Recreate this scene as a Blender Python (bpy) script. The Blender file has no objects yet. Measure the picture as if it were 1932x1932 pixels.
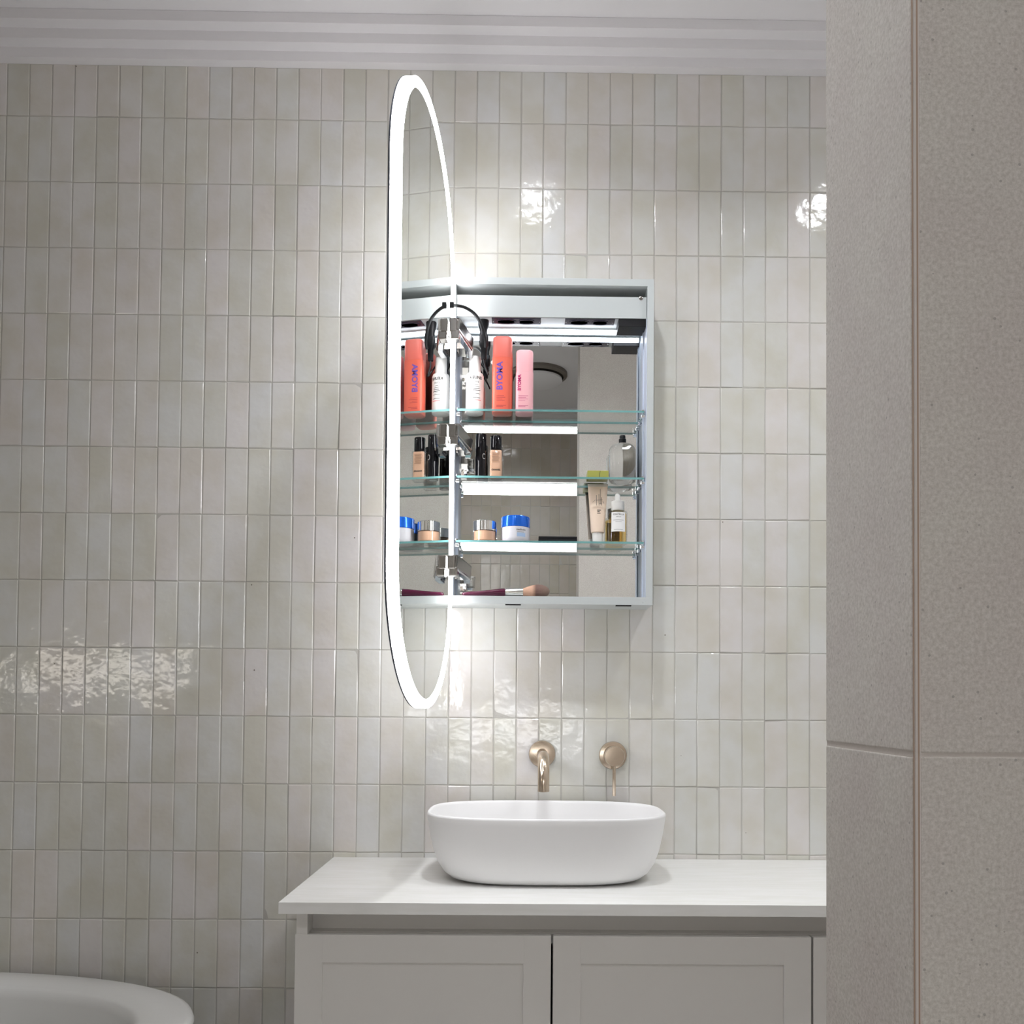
import bpy, bmesh, math, random
from mathutils import Vector, Matrix
random.seed(7)
sc = bpy.context.scene
COL = sc.collection

# ------------------------------------------------------------------ camera
F = 1650.0
PP = (1000.074, 1286.733)
ROT = (-2.50448865e-02, -1.02410227e-02, 8.58801933e-03)
CAM = Vector((0.0, -1.99669574, 1.22924911))
def _rotm(rx, ry, rz):
    return Matrix.Rotation(rz, 3, 'Z') @ Matrix.Rotation(ry, 3, 'Y') @ Matrix.Rotation(rx, 3, 'X')
RM = _rotm(*ROT)                                     # in (right, down, forward) order
def _w(v): return Vector((v[0], v[2], -v[1]))
right, down, fwd = _w(RM[0]), _w(RM[1]), _w(RM[2])
cam_d = bpy.data.cameras.new('camera')
cam_d.sensor_width = 36.0; cam_d.sensor_fit = 'HORIZONTAL'
cam_d.lens = F / 1932 * 36.0
cam_d.shift_x = (966 - PP[0]) / 1932
cam_d.shift_y = (PP[1] - 966) / 1932
cam_d.clip_start = 0.02
cam = bpy.data.objects.new('camera', cam_d); COL.objects.link(cam)
m3 = Matrix((right, -down, -fwd)).transposed()
cam.matrix_world = Matrix.Translation(CAM) @ m3.to_4x4()
sc.camera = cam
def at(u, v, Y):
    """point on the plane y = Y seen at photo pixel (u, v)"""
    d = right * ((u - PP[0]) / F) + down * ((v - PP[1]) / F) + fwd
    return CAM + d * ((Y - CAM.y) / d.y)

# ------------------------------------------------------------------ render look / world
sc.view_settings.view_transform = 'Standard'
sc.view_settings.look = 'None'
sc.view_settings.exposure = 0.58
sc.view_settings.gamma = 1.0
sc.view_settings.use_curve_mapping = False
sc.cycles.use_denoising = True
sc.cycles.use_adaptive_sampling = True
sc.cycles.adaptive_threshold = 0.06
sc.cycles.max_bounces = 10
sc.cycles.diffuse_bounces = 4
sc.cycles.glossy_bounces = 6
sc.cycles.transmission_bounces = 8
sc.cycles.transparent_max_bounces = 24
sc.cycles.caustics_reflective = False
sc.cycles.caustics_refractive = False
sc.cycles.sample_clamp_indirect = 6.0
w = bpy.data.worlds.new('world'); sc.world = w; w.use_nodes = True
w.node_tree.nodes['Background'].inputs[0].default_value = (0.9, 0.95, 1.0, 1)
w.node_tree.nodes['Background'].inputs[1].default_value = 0.05

DOWNLIGHT = 400.0        # radiance of a downlight's lens
RING = 15.0               # of the mirror's light ring
STRIP = 6.0              # of the strip inside the cabinet
WINDOW = 8.0             # of the frosted window behind the camera
LIGHTS = [(0.035, -0.67), (0.91, -0.67), (-0.100, -1.92)]  # last one is an added fill light, placed to stay out of view

# ------------------------------------------------------------------ materials
def srgb(r, g, b):
    f = lambda c: (c / 255) / 12.92 if c / 255 <= 0.04045 else ((c / 255 + 0.055) / 1.055) ** 2.4
    return (f(r), f(g), f(b), 1.0)
def mat(name, col=(0.8, 0.8, 0.8, 1), rough=0.5, metal=0.0, **kw):
    m = bpy.data.materials.new(name); m.use_nodes = True
    b = m.node_tree.nodes['Principled BSDF']
    b.inputs['Base Color'].default_value = col
    b.inputs['Roughness'].default_value = rough
    b.inputs['Metallic'].default_value = metal
    for k, v in kw.items():
        b.inputs[k].default_value = v
    return m
def P(m): return m.node_tree.nodes['Principled BSDF']
def nn(m, t, **kw):
    n = m.node_tree.nodes.new(t)
    for k, v in kw.items(): setattr(n, k, v)
    return n
def ln(m, a, b): m.node_tree.links.new(a, b)
def noise_bump(m, scale, strength, dist=0.001, coord='Object', detail=2.0):
    tc = nn(m, 'ShaderNodeTexCoord'); nz = nn(m, 'ShaderNodeTexNoise')
    nz.inputs['Scale'].default_value = scale; nz.inputs['Detail'].default_value = detail
    bp = nn(m, 'ShaderNodeBump'); bp.inputs['Strength'].default_value = strength; bp.inputs['Distance'].default_value = dist
    ln(m, tc.outputs[coord], nz.inputs['Vector']); ln(m, nz.outputs['Fac'], bp.inputs['Height']); ln(m, bp.outputs['Normal'], P(m).inputs['Normal'])
    return nz
def emit(name, col, s):
    m = bpy.data.materials.new(name); m.use_nodes = True
    nt = m.node_tree; nt.nodes.clear()
    e = nt.nodes.new('ShaderNodeEmission'); e.inputs[0].default_value = col; e.inputs[1].default_value = s
    o = nt.nodes.new('ShaderNodeOutputMaterial'); nt.links.new(e.outputs[0], o.inputs[0])
    return m
def thin_glass(name, tint, ior=1.5, rough=0.0, boost=1.0):
    """flat clear glass: see-through with a Fresnel reflection"""
    m = bpy.data.materials.new(name); m.use_nodes = True
    nt = m.node_tree; nt.nodes.clear()
    t = nt.nodes.new('ShaderNodeBsdfTransparent'); t.inputs[0].default_value = tint
    g = nt.nodes.new('ShaderNodeBsdfGlossy'); g.inputs['Roughness'].default_value = rough
    fr = nt.nodes.new('ShaderNodeFresnel'); fr.inputs[0].default_value = ior
    mx = nt.nodes.new('ShaderNodeMixShader'); o = nt.nodes.new('ShaderNodeOutputMaterial')
    ge = nt.nodes.new('ShaderNodeNewGeometry'); mr = nt.nodes.new('ShaderNodeMapRange')
    mr.inputs[3].default_value = ior; mr.inputs[4].default_value = 1 / ior
    nt.links.new(ge.outputs['Backfacing'], mr.inputs[0]); nt.links.new(mr.outputs[0], fr.inputs[0])
    nt.links.new(fr.outputs[0], mx.inputs[0]); nt.links.new(t.outputs[0], mx.inputs[1]); nt.links.new(g.outputs[0], mx.inputs[2])
    nt.links.new(mx.outputs[0], o.inputs[0])
    return m

def tile_material(name='glazed_tile', tint=(1, 1, 1, 1)):
    m = mat(name, rough=0.09)
    b = P(m)
    geo = nn(m, 'ShaderNodeNewGeometry'); oi = nn(m, 'ShaderNodeObjectInfo')
    add = nn(m, 'ShaderNodeMath', operation='ADD'); fr = nn(m, 'ShaderNodeMath', operation='FRACT')
    ln(m, oi.outputs['Random'], add.inputs[0]); ln(m, geo.outputs['Random Per Island'], add.inputs[1]); ln(m, add.outputs[0], fr.inputs[0])
    cr = nn(m, 'ShaderNodeValToRGB'); cr.color_ramp.interpolation = 'CONSTANT'
    cols = [(0.0, (217, 216, 211)), (0.13, (219, 217, 214)), (0.26, (216, 216, 213)), (0.36, (220, 216, 214)),
            (0.48, (214, 213, 207)), (0.58, (218, 215, 211)), (0.68, (218, 218, 217)), (0.76, (223, 219, 217)),
            (0.84, (211, 210, 204)), (0.92, (217, 214, 211))]
    el = cr.color_ramp.elements
    el[0].position = 0; el[0].color = srgb(*cols[0][1])
    el[1].position = cols[1][0]; el[1].color = srgb(*cols[1][1])
    for p, c in cols[2:]:
        e = el.new(p); e.color = srgb(*c)
    ln(m, fr.outputs[0], cr.inputs[0])
    # cloudy glaze tint
    nz = nn(m, 'ShaderNodeTexNoise'); nz.inputs['Scale'].default_value = 11; nz.inputs['Detail'].default_value = 3
    ln(m, geo.outputs['Position'], nz.inputs['Vector'])
    r2 = nn(m, 'ShaderNodeValToRGB')
    r2.color_ramp.elements[0].position = 0.36; r2.color_ramp.elements[0].color = srgb(247, 245, 238)
    r2.color_ramp.elements[1].position = 0.62; r2.color_ramp.elements[1].color = srgb(255, 255, 255)
    ln(m, nz.outputs['Fac'], r2.inputs[0])
    mx = nn(m, 'ShaderNodeMix', data_type='RGBA', blend_type='MULTIPLY'); mx.inputs['Factor'].default_value = 1.0
    ln(m, cr.outputs[0], mx.inputs[6]); ln(m, r2.outputs[0], mx.inputs[7])
    tn = nn(m, 'ShaderNodeMix', data_type='RGBA', blend_type='MULTIPLY'); tn.inputs['Factor'].default_value = 1.0
    ln(m, mx.outputs[2], tn.inputs[6]); tn.inputs[7].default_value = tint; mx = tn
    # pinholes
    vo = nn(m, 'ShaderNodeTexVoronoi'); vo.inputs['Scale'].default_value = 11.5
    ln(m, geo.outputs['Position'], vo.inputs['Vector'])
    lt = nn(m, 'ShaderNodeMath', operation='LESS_THAN'); lt.inputs[1].default_value = 0.018
    ln(m, vo.outputs['Distance'], lt.inputs[0])
    mx2 = nn(m, 'ShaderNodeMix', data_type='RGBA'); ln(m, lt.outputs[0], mx2.inputs['Factor'])
    ln(m, mx.outputs[2], mx2.inputs[6]); mx2.inputs[7].default_value = srgb(120, 112, 100)
    ln(m, mx2.outputs[2], b.inputs['Base Color'])
    # hand-made ripple
    n1 = nn(m, 'ShaderNodeTexNoise'); n1.inputs['Scale'].default_value = 26; n1.inputs['Detail'].default_value = 2
    n2 = nn(m, 'ShaderNodeTexNoise'); n2.inputs['Scale'].default_value = 140; n2.inputs['Detail'].default_value = 2
    ln(m, geo.outputs['Position'], n1.inputs['Vector']); ln(m, geo.outputs['Position'], n2.inputs['Vector'])
    b1 = nn(m, 'ShaderNodeBump'); b1.inputs['Strength'].default_value = 0.8; b1.inputs['Distance'].default_value = 0.0016
    b2 = nn(m, 'ShaderNodeBump'); b2.inputs['Strength'].default_value = 0.35; b2.inputs['Distance'].default_value = 0.0004
    ln(m, n1.outputs['Fac'], b1.inputs['Height']); ln(m, n2.outputs['Fac'], b2.inputs['Height'])
    ln(m, b1.outputs['Normal'], b2.inputs['Normal']); ln(m, b2.outputs['Normal'], b.inputs['Normal'])
    return m

def stone_material():
    m = mat('stone_porcelain', rough=0.62)
    tc = nn(m, 'ShaderNodeTexCoord')
    a = nn(m, 'ShaderNodeTexNoise'); a.inputs['Scale'].default_value = 14; a.inputs['Detail'].default_value = 5
    c = nn(m, 'ShaderNodeTexNoise'); c.inputs['Scale'].default_value = 420; c.inputs['Detail'].default_value = 6; c.inputs['Roughness'].default_value = 0.75
    ln(m, tc.outputs['Object'], a.inputs['Vector']); ln(m, tc.outputs['Object'], c.inputs['Vector'])
    r1 = nn(m, 'ShaderNodeValToRGB')
    r1.color_ramp.elements[0].position = 0.3; r1.color_ramp.elements[0].color = srgb(212, 204, 199)
    r1.color_ramp.elements[1].position = 0.7; r1.color_ramp.elements[1].color = srgb(218, 213, 206)
    r2 = nn(m, 'ShaderNodeValToRGB')
    r2.color_ramp.elements[0].position = 0.30; r2.color_ramp.elements[0].color = srgb(214, 211, 207)
    r2.color_ramp.elements[1].position = 0.62; r2.color_ramp.elements[1].color = (1, 1, 1, 1)
    ln(m, a.outputs['Fac'], r1.inputs[0]); ln(m, c.outputs['Fac'], r2.inputs[0])
    mx = nn(m, 'ShaderNodeMix', data_type='RGBA', blend_type='MULTIPLY'); mx.inputs['Factor'].default_value = 1
    ln(m, r1.outputs[0], mx.inputs[6]); ln(m, r2.outputs[0], mx.inputs[7])
    # dark pits
    vo = nn(m, 'ShaderNodeTexVoronoi'); vo.inputs['Scale'].default_value = 110
    ln(m, tc.outputs['Object'], vo.inputs['Vector'])
    lt = nn(m, 'ShaderNodeMath', operation='LESS_THAN'); lt.inputs[1].default_value = 0.09
    ln(m, vo.outputs['Distance'], lt.inputs[0])
    sp = nn(m, 'ShaderNodeMath', operation='MULTIPLY'); sp.inputs[1].default_value = 0.5
    ln(m, lt.outputs[0], sp.inputs[0])
    mx2 = nn(m, 'ShaderNodeMix', data_type='RGBA'); ln(m, sp.outputs[0], mx2.inputs['Factor'])
    ln(m, mx.outputs[2], mx2.inputs[6]); mx2.inputs[7].default_value = srgb(128, 120, 116)
    ln(m, mx2.outputs[2], P(m).inputs['Base Color'])
    bp = nn(m, 'ShaderNodeBump'); bp.inputs['Strength'].default_value = 0.22; bp.inputs['Distance'].default_value = 0.0003
    ln(m, c.outputs['Fac'], bp.inputs['Height']); ln(m, bp.outputs['Normal'], P(m).inputs['Normal'])
    return m

M = {}
M['tile'] = tile_material()
M['taupe_tile'] = tile_material('taupe_glazed_tile', (0.80, 0.745, 0.69, 1))
M['grout'] = mat('grout', srgb(186, 183, 177), 0.9); noise_bump(M['grout'], 300, 0.4)
M['stone'] = stone_material()
M['stone_grout'] = mat('stone_grout', srgb(208, 200, 194), 0.9); noise_bump(M['stone_grout'], 300, 0.4)
M['brown_line'] = mat('brown_edge', srgb(170, 146, 128), 0.8); noise_bump(M['brown_line'], 200, 0.3)
M['plaster'] = mat('white_paint', srgb(234, 232, 234), 0.75); noise_bump(M['plaster'], 180, 0.12)
M['paint'] = mat('grey_paint', srgb(216, 214, 211), 0.8); noise_bump(M['paint'], 180, 0.12)
M['floor'] = mat('floor_tile', srgb(205, 203, 200), 0.5); noise_bump(M['floor'], 60, 0.2)
M['counter'] = mat('stone_top', srgb(226, 224, 218), 0.25)
def _counter(m):
    tc = nn(m, 'ShaderNodeTexCoord'); mp = nn(m, 'ShaderNodeMapping'); mp.inputs['Scale'].default_value = (3, 22, 22)
    nz = nn(m, 'ShaderNodeTexNoise'); nz.inputs['Scale'].default_value = 4; nz.inputs['Detail'].default_value = 4
    cr = nn(m, 'ShaderNodeValToRGB'); cr.color_ramp.elements[0].position = 0.35; cr.color_ramp.elements[0].color = srgb(232, 231, 227)
    cr.color_ramp.elements[1].position = 0.65; cr.color_ramp.elements[1].color = srgb(238, 237, 235)
    ln(m, tc.outputs['Object'], mp.inputs[0]); ln(m, mp.outputs[0], nz.inputs['Vector']); ln(m, nz.outputs['Fac'], cr.inputs[0]); ln(m, cr.outputs[0], P(m).inputs['Base Color'])
_counter(M['counter'])
M['vanity'] = mat('satin_vanity', srgb(224, 221, 217), 0.42); noise_bump(M['vanity'], 90, 0.03)
M['ceramic'] = mat('matt_ceramic', srgb(236, 235, 235), 0.28); noise_bump(M['ceramic'], 40, 0.02)
M['acrylic'] = mat('bath_acrylic', srgb(226, 226, 224), 0.25); noise_bump(M['acrylic'], 30, 0.02)
M['nickel'] = mat('brushed_nickel', srgb(220, 203, 184), 0.2, 1.0)
def _brushed(m):
    tc = nn(m, 'ShaderNodeTexCoord'); mp = nn(m, 'ShaderNodeMapping'); mp.inputs['Scale'].default_value = (40, 40, 900)
    nz = nn(m, 'ShaderNodeTexNoise'); nz.inputs['Scale'].default_value = 3
    mr = nn(m, 'ShaderNodeMapRange'); mr.inputs[3].default_value = 0.12; mr.inputs[4].default_value = 0.26
    ln(m, tc.outputs['Object'], mp.inputs[0]); ln(m, mp.outputs[0], nz.inputs['Vector']); ln(m, nz.outputs['Fac'], mr.inputs[0]); ln(m, mr.outputs[0], P(m).inputs['Roughness'])
_brushed(M['nickel'])
M['frame'] = mat('satin_aluminium_white', srgb(200, 205, 205), 0.35); noise_bump(M['frame'], 120, 0.03)
M['side'] = mat('anodised_side', srgb(212, 220, 234), 0.35, 0.0); noise_bump(M['side'], 120, 0.03)
M['mirror'] = mat('silvered_mirror', (0.86, 0.88, 0.87, 1), 0.0, 1.0)
M['door_mirror'] = mat('door_mirror', (0.74, 0.765, 0.745, 1), 0.0, 1.0)
M['dark_edge'] = mat('dark_mirror_edge', srgb(70, 74, 84), 0.3, 0.3)
M['ring'] = emit('mirror_light', (0.985, 0.98, 1.0, 1), RING)
M['strip'] = emit('cabinet_light', (0.86, 0.91, 1.0, 1), STRIP)
M['lamp'] = emit('downlight_lens', (0.955, 0.99, 1.025, 1), DOWNLIGHT)
M['pane'] = emit('daylit_frosted_glass', (0.985, 0.985, 0.985, 1), WINDOW)
M['pane_warm'] = emit('daylit_frosted_glass_warm', (1.0, 0.93, 0.82, 1), WINDOW * 0.75)
M['shelf'] = thin_glass('shelf_glass', (0.975, 0.99, 0.985, 1), 1.5)
M['shelf_edge'] = mat('shelf_glass_edge', srgb(126, 186, 186), 0.15, 0.0); P(M['shelf_edge']).inputs['Transmission Weight'].default_value = 0.35
M['chrome'] = mat('chrome', (0.82, 0.83, 0.86, 1), 0.08, 1.0)
M['hinge'] = mat('hinge_steel', srgb(172, 168, 164), 0.2, 1.0); noise_bump(M['hinge'], 200, 0.05)
M['black'] = mat('black_plastic', srgb(13, 13, 17), 0.45, **{'Specular IOR Level': 0.3}); noise_bump(M['black'], 200, 0.05)
M['gloss_black'] = mat('gloss_black', srgb(14, 13, 16), 0.08, **{'Specular IOR Level': 0.3})
M['cable'] = mat('black_rubber', srgb(15, 16, 20), 0.45); noise_bump(M['cable'], 200, 0.05)
M['outlet'] = mat('outlet_black', srgb(58, 54, 72), 0.12)
M['white_plastic'] = mat('white_plastic', srgb(240, 238, 234), 0.35)
M['orange'] = mat('orange_plastic', srgb(224, 102, 82), 0.35)
M['orange_cap'] = mat('orange_cap', srgb(222, 106, 92), 0.4)
M['pink'] = mat('pink_plastic', srgb(243, 182, 188), 0.35)
M['pink_cap'] = mat('pink_cap', srgb(243, 178, 184), 0.4)
M['purple_ink'] = mat('purple_ink', srgb(104, 72, 168), 0.6)
M['magenta_ink'] = mat('magenta_ink', srgb(196, 20, 110), 0.6)
M['red_ink'] = mat('red_ink', srgb(176, 66, 70), 0.6)
M['rose_ink'] = mat('rose_ink', srgb(205, 100, 135), 0.6)
M['grey_ink'] = mat('grey_ink', srgb(120, 118, 116), 0.6)
M['black_ink'] = mat('black_ink', srgb(40, 36, 34), 0.6)
M['tan_ink'] = mat('tan_ink', srgb(150, 112, 88), 0.6)
M['coral'] = mat('coral_stripe', srgb(240, 160, 158), 0.5)
M['beige'] = mat('foundation_beige', srgb(222, 176, 146), 0.25)
M['clear'] = thin_glass('bottle_glass', (0.965, 0.975, 0.975, 1), 1.6)
M['liquid'] = mat('solid_clear_glass', (0.985, 0.995, 0.995, 1), 0.0, 0.0, **{'Transmission Weight': 1.0, 'IOR': 1.22})
M['amber'] = thin_glass('amber_serum', (0.965, 0.83, 0.52, 1), 1.15)
M['label'] = mat('paper_label', srgb(240, 239, 237), 0.6)
M['silver'] = mat('silver_lid', (0.8, 0.79, 0.77, 1), 0.12, 1.0)
M['blue'] = mat('blue_lid', srgb(30, 104, 216), 0.18, 0.35)
M['frost'] = mat('frosted_jar', srgb(222, 220, 226), 0.3)
M['pale_blue'] = mat('pale_blue_print', srgb(176, 200, 232), 0.5)
M['tube'] = mat('beige_tube', srgb(238, 215, 194), 0.4)
M['tube_end'] = mat('tube_end', srgb(205, 196, 186), 0.3)
M['olive'] = mat('olive_band', srgb(168, 168, 82), 0.4)
M['burgundy'] = mat('burgundy_lacquer', srgb(84, 20, 52), 0.12)
M['ferrule'] = mat('silver_ferrule', (0.85, 0.84, 0.8, 1), 0.12, 1.0)
M['bristle'] = mat('bristle', srgb(206, 166, 142), 0.8)
def _bristle(m):
    tc = nn(m, 'ShaderNodeTexCoord'); sx = nn(m, 'ShaderNodeSeparateXYZ'); cr = nn(m, 'ShaderNodeValToRGB')
    mp = nn(m, 'ShaderNodeMapRange'); mp.inputs[1].default_value = 0.134; mp.inputs[2].default_value = 0.190
    cr.color_ramp.elements[0].color = srgb(214, 172, 146); e = cr.color_ramp.elements.new(0.34); e.color = srgb(206, 164, 140)
    e = cr.color_ramp.elements.new(0.5); e.color = srgb(116, 88, 80); cr.color_ramp.elements[-1].color = srgb(138, 116, 104)
    ln(m, tc.outputs['Object'], sx.inputs[0]); ln(m, sx.outputs[0], mp.inputs[0]); ln(m, mp.outputs[0], cr.inputs[0]); ln(m, cr.outputs[0], P(m).inputs['Base Color'])
    mpp = nn(m, 'ShaderNodeMapping'); mpp.inputs['Scale'].default_value = (60, 900, 900); nz = nn(m, 'ShaderNodeTexNoise'); nz.inputs['Scale'].default_value = 1
    bp = nn(m, 'ShaderNodeBump'); bp.inputs['Distance'].default_value = 0.001
    ln(m, tc.outputs['Object'], mpp.inputs[0]); ln(m, mpp.outputs[0], nz.inputs['Vector']); ln(m, nz.outputs['Fac'], bp.inputs['Height']); ln(m, bp.outputs[0], P(m).inputs['Normal'])
_bristle(M['bristle'])
M['vent_grey'] = mat('vent_grey', srgb(120, 112, 104), 0.5)

# ------------------------------------------------------------------ mesh helpers
OFF = {}
def obj(name, bm, m, parent=None, smooth=False, world=True, angle=40):
    """link a bmesh as one object; world=True: coordinates are world ones, moved into the parent's frame"""
    root = OFF.get(parent.name, Vector()) if parent else Vector()
    if parent and world: bmesh.ops.translate(bm, verts=bm.verts, vec=-root)
    bmesh.ops.recalc_face_normals(bm, faces=bm.faces)
    me = bpy.data.meshes.new(name); bm.to_mesh(me); bm.free()
    ms = m if isinstance(m, (list, tuple)) else [m]
    for x in ms: me.materials.append(M[x])
    if smooth:
        me.polygons.foreach_set('use_smooth', [True] * len(me.polygons))
        try: me.set_sharp_from_angle(angle=math.radians(angle))
        except Exception: pass
    o = bpy.data.objects.new(name, me); COL.objects.link(o)
    if parent: o.parent = parent; OFF[o.name] = root
    return o
def thing(name, label, cat, loc, rz=0.0, group=None):
    o = bpy.data.objects.new(name, None); COL.objects.link(o)
    o.location = loc; o.rotation_euler = (0, 0, rz); o.empty_display_size = 0.02
    o['label'] = label; o['category'] = cat
    if group: o['group'] = group
    OFF[o.name] = Vector(loc)
    return o
def tag(o, label, cat, group=None):
    o['label'] = label; o['category'] = cat
    if group: o['group'] = group
    return o
def structure(name, bm, m, parent=None, label=None, **kw):
    o = obj(name, bm, m, parent, **kw)
    if not parent: o['kind'] = 'structure'
    if label: o['label'] = label
    return o
def B(): return bmesh.new()
def box(bm, x0, x1, y0, y1, z0, z1, bev=0.0, seg=2):
    r = bmesh.ops.create_cube(bm, size=1.0)
    vs = r['verts']
    for v in vs:
        v.co = Vector((x0 + (v.co.x + .5) * (x1 - x0), y0 + (v.co.y + .5) * (y1 - y0), z0 + (v.co.z + .5) * (z1 - z0)))
    if bev > 0:
        es = list({e for v in vs for e in v.link_edges})
        bmesh.ops.bevel(bm, geom=es, offset=bev, segments=seg, profile=0.7, affect='EDGES')
    return bm
def loft(bm, rings, cap0=True, cap1=True, closed=True):
    vr = [[bm.verts.new(p) for p in r] for r in rings]
    n = len(vr[0])
    for a, b in zip(vr, vr[1:]):
        for i in range(n if closed else n - 1):
            j = (i + 1) % n
            bm.faces.new((a[i], a[j], b[j], b[i]))
    if cap0: bm.faces.new(list(reversed(vr[0])))
    if cap1: bm.faces.new(vr[-1])
    return vr
def lathe(bm, prof, cx=0, cy=0, seg=32, cap0=True, cap1=True, axis='Z'):
    rings = []
    for r, z in prof:
        ring = []
        for i in range(seg):
            t = 2 * math.pi * i / seg
            if axis == 'Z': ring.append((cx + r * math.cos(t), cy + r * math.sin(t), z))
            elif axis == 'Y': ring.append((cx + r * math.cos(t), z, cy + r * math.sin(t)))
            else: ring.append((z, cx + r * math.cos(t), cy + r * math.sin(t)))
        rings.append(ring)
    return loft(bm, rings, cap0, cap1)
def sup(a, b, n, seg, cx=0, cy=0):
    out = []
    for i in range(seg):
        t = 2 * math.pi * i / seg; c, s = math.cos(t), math.sin(t)
        out.append((cx + a * math.copysign(abs(c) ** (2 / n), c), cy + b * math.copysign(abs(s) ** (2 / n), s)))
    return out
def suploft(bm, prof, n, seg=48, cx=0, cy=0, cap0=True, cap1=True):
    """prof: list of (a, b, z)"""
    loft(bm, [[(x, y, z) for x, y in sup(a, b, n, seg, cx, cy)] for a, b, z in prof], cap0, cap1)
def tube(bm, pts, r, seg=12, caps=True):
    pts = [Vector(p) for p in pts]; rings = []
    ref = Vector((0.31, 0.2, 0.93)); N = None
    for i, p in enumerate(pts):
        t = (pts[min(i + 1, len(pts) - 1)] - pts[max(i - 1, 0)]).normalized()
        N = (ref - t * ref.dot(t)).normalized() if N is None else (N - t * N.dot(t)).normalized()
        bN = t.cross(N); rr = r[i] if isinstance(r, (list, tuple)) else r
        rings.append([p + (N * math.cos(2 * math.pi * k / seg) + bN * math.sin(2 * math.pi * k / seg)) * rr for k in range(seg)])
    loft(bm, rings, caps, caps)
def smooth_path(pts, n=8):
    pts = [Vector(p) for p in pts]; out = []
    for i in range(len(pts) - 1):
        p0, p1, p2, p3 = pts[max(i - 1, 0)], pts[i], pts[i + 1], pts[min(i + 2, len(pts) - 1)]
        for k in range(n):
            t = k / n
            out.append(0.5 * ((2 * p1) + (p2 - p0) * t + (2 * p0 - 5 * p1 + 4 * p2 - p3) * t * t + (3 * p1 - p0 - 3 * p2 + p3) * t ** 3))
    out.append(pts[-1]); return out
def poly_extrude(bm, pts2d, f0, f1):
    """two offset copies of an outline joined into a slab; f maps (u, v) to a point"""
    loft(bm, [[f0(u, v) for u, v in pts2d], [f1(u, v) for u, v in pts2d]])
def text(name, s, size, parent, m, place, bold=0.0, align='CENTER', spacing=1.0):
    """flat print made of letter shapes; place maps (x, y) of the print to a point"""
    c = bpy.data.curves.new(name, 'FONT'); c.body = s; c.size = size; c.align_x = align; c.align_y = 'CENTER'
    c.offset = bold; c.space_character = spacing; c.resolution_u = 3
    o = bpy.data.objects.new(name, c); COL.objects.link(o)
    dg = bpy.context.evaluated_depsgraph_get()
    me = bpy.data.meshes.new_from_object(o.evaluated_get(dg))
    bpy.data.objects.remove(o); bpy.data.curves.remove(c)
    for v in me.vertices: v.co = place(v.co.x, v.co.y)
    me.materials.clear(); me.materials.append(M[m])
    me.name = name
    o = bpy.data.objects.new(name, me); COL.objects.link(o); o.parent = parent; OFF[o.name] = OFF.get(parent.name, Vector())
    return o
def bars(name, rows, parent, m, place, nx=10):
    """lines of print too small to read: rows of (x0, x1, y, thickness)"""
    bm = B()
    for x0, x1, y, t in rows:
        for i in range(nx):
            a = x0 + (x1 - x0) * i / nx; b = x0 + (x1 - x0) * (i + 1) / nx
            bm.faces.new([bm.verts.new(place(*q)) for q in ((a, y - t / 2), (b, y - t / 2), (b, y + t / 2), (a, y + t / 2))])
    return obj(name, bm, m, parent, world=False)
def flat(y, x0=0.0, z0=0.0, rot=False):
    if rot: return lambda x, v: Vector((x0 - v, y, z0 + x))
    return lambda x, v: Vector((x0 + x, y, z0 + v))
def wrap(r, z0=0.0, a0=0.0):
    return lambda x, v: Vector((r * math.sin(x / r + a0), -r * math.cos(x / r + a0), z0 + v))

# ------------------------------------------------------------------ room shell
XL, XR, YF, ZC, ZT = -2.62, 1.10, -2.60, 2.763, 2.694
bm = B(); box(bm, XL - .1, XR + .1, YF - .1, .1, -.1, 0); structure('floor', bm, 'floor')
CAN_R, CAN_H = 0.048, 0.038
bm = B(); box(bm, XL - .1, XR + .1, YF - .1, .1, ZC, ZC + .1); ceiling = structure('ceiling', bm, 'plaster')
def cut(o, bm):
    """take the shape bm out of the mesh of o"""
    bmesh.ops.recalc_face_normals(bm, faces=bm.faces)
    me = bpy.data.meshes.new('cutter'); bm.to_mesh(me); bm.free()
    c = bpy.data.objects.new('cutter', me); COL.objects.link(c)
    md = o.modifiers.new('cut', 'BOOLEAN'); md.operation = 'DIFFERENCE'; md.object = c; md.solver = 'EXACT'
    new = bpy.data.meshes.new_from_object(o.evaluated_get(bpy.context.evaluated_depsgraph_get()))
    o.modifiers.clear(); old = o.data; o.data = new; bpy.data.meshes.remove(old); bpy.data.objects.remove(c); bpy.data.meshes.remove(me)
bm = B(); box(bm, XL - .1, XR + .1, -.0046, .1, 0, ZC); wall_back = structure('wall_back', bm, 'grout', label='wall of stacked handmade off-white glazed tiles behind the basin')
bm = B(); box(bm, XL - .1, XL, YF, 0.0, 0, ZC); structure('wall_left', bm, 'paint')
bm = B(); box(bm, XR, XR + .1, YF, 0.0, 0, ZC); structure('wall_right', bm, 'paint')
bm = B(); box(bm, XL - .1, XR + .1, YF - .1, YF + .0046, 0, ZC); wall_front = structure('wall_front', bm, 'grout')

# stepped cornice along the back and front walls
def cornice(name, y, s):
    d, h = 0.028, 0.0228
    prof = [(0, ZT)]
    for k in range(3):
        prof.append((d * (k + 1), ZT + h * k)); prof.append((d * (k + 1), ZT + h * (k + 1)))
    prof.append((0, ZC))
    bm = B(); poly_extrude(bm, prof, lambda u, v: Vector((XL, y + s * u, v)), lambda u, v: Vector((XR, y + s * u, v)))
    structure(name, bm, 'plaster')
cornice('trim_1', 0.0, -1); cornice('trim_2', YF, 1)

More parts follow.
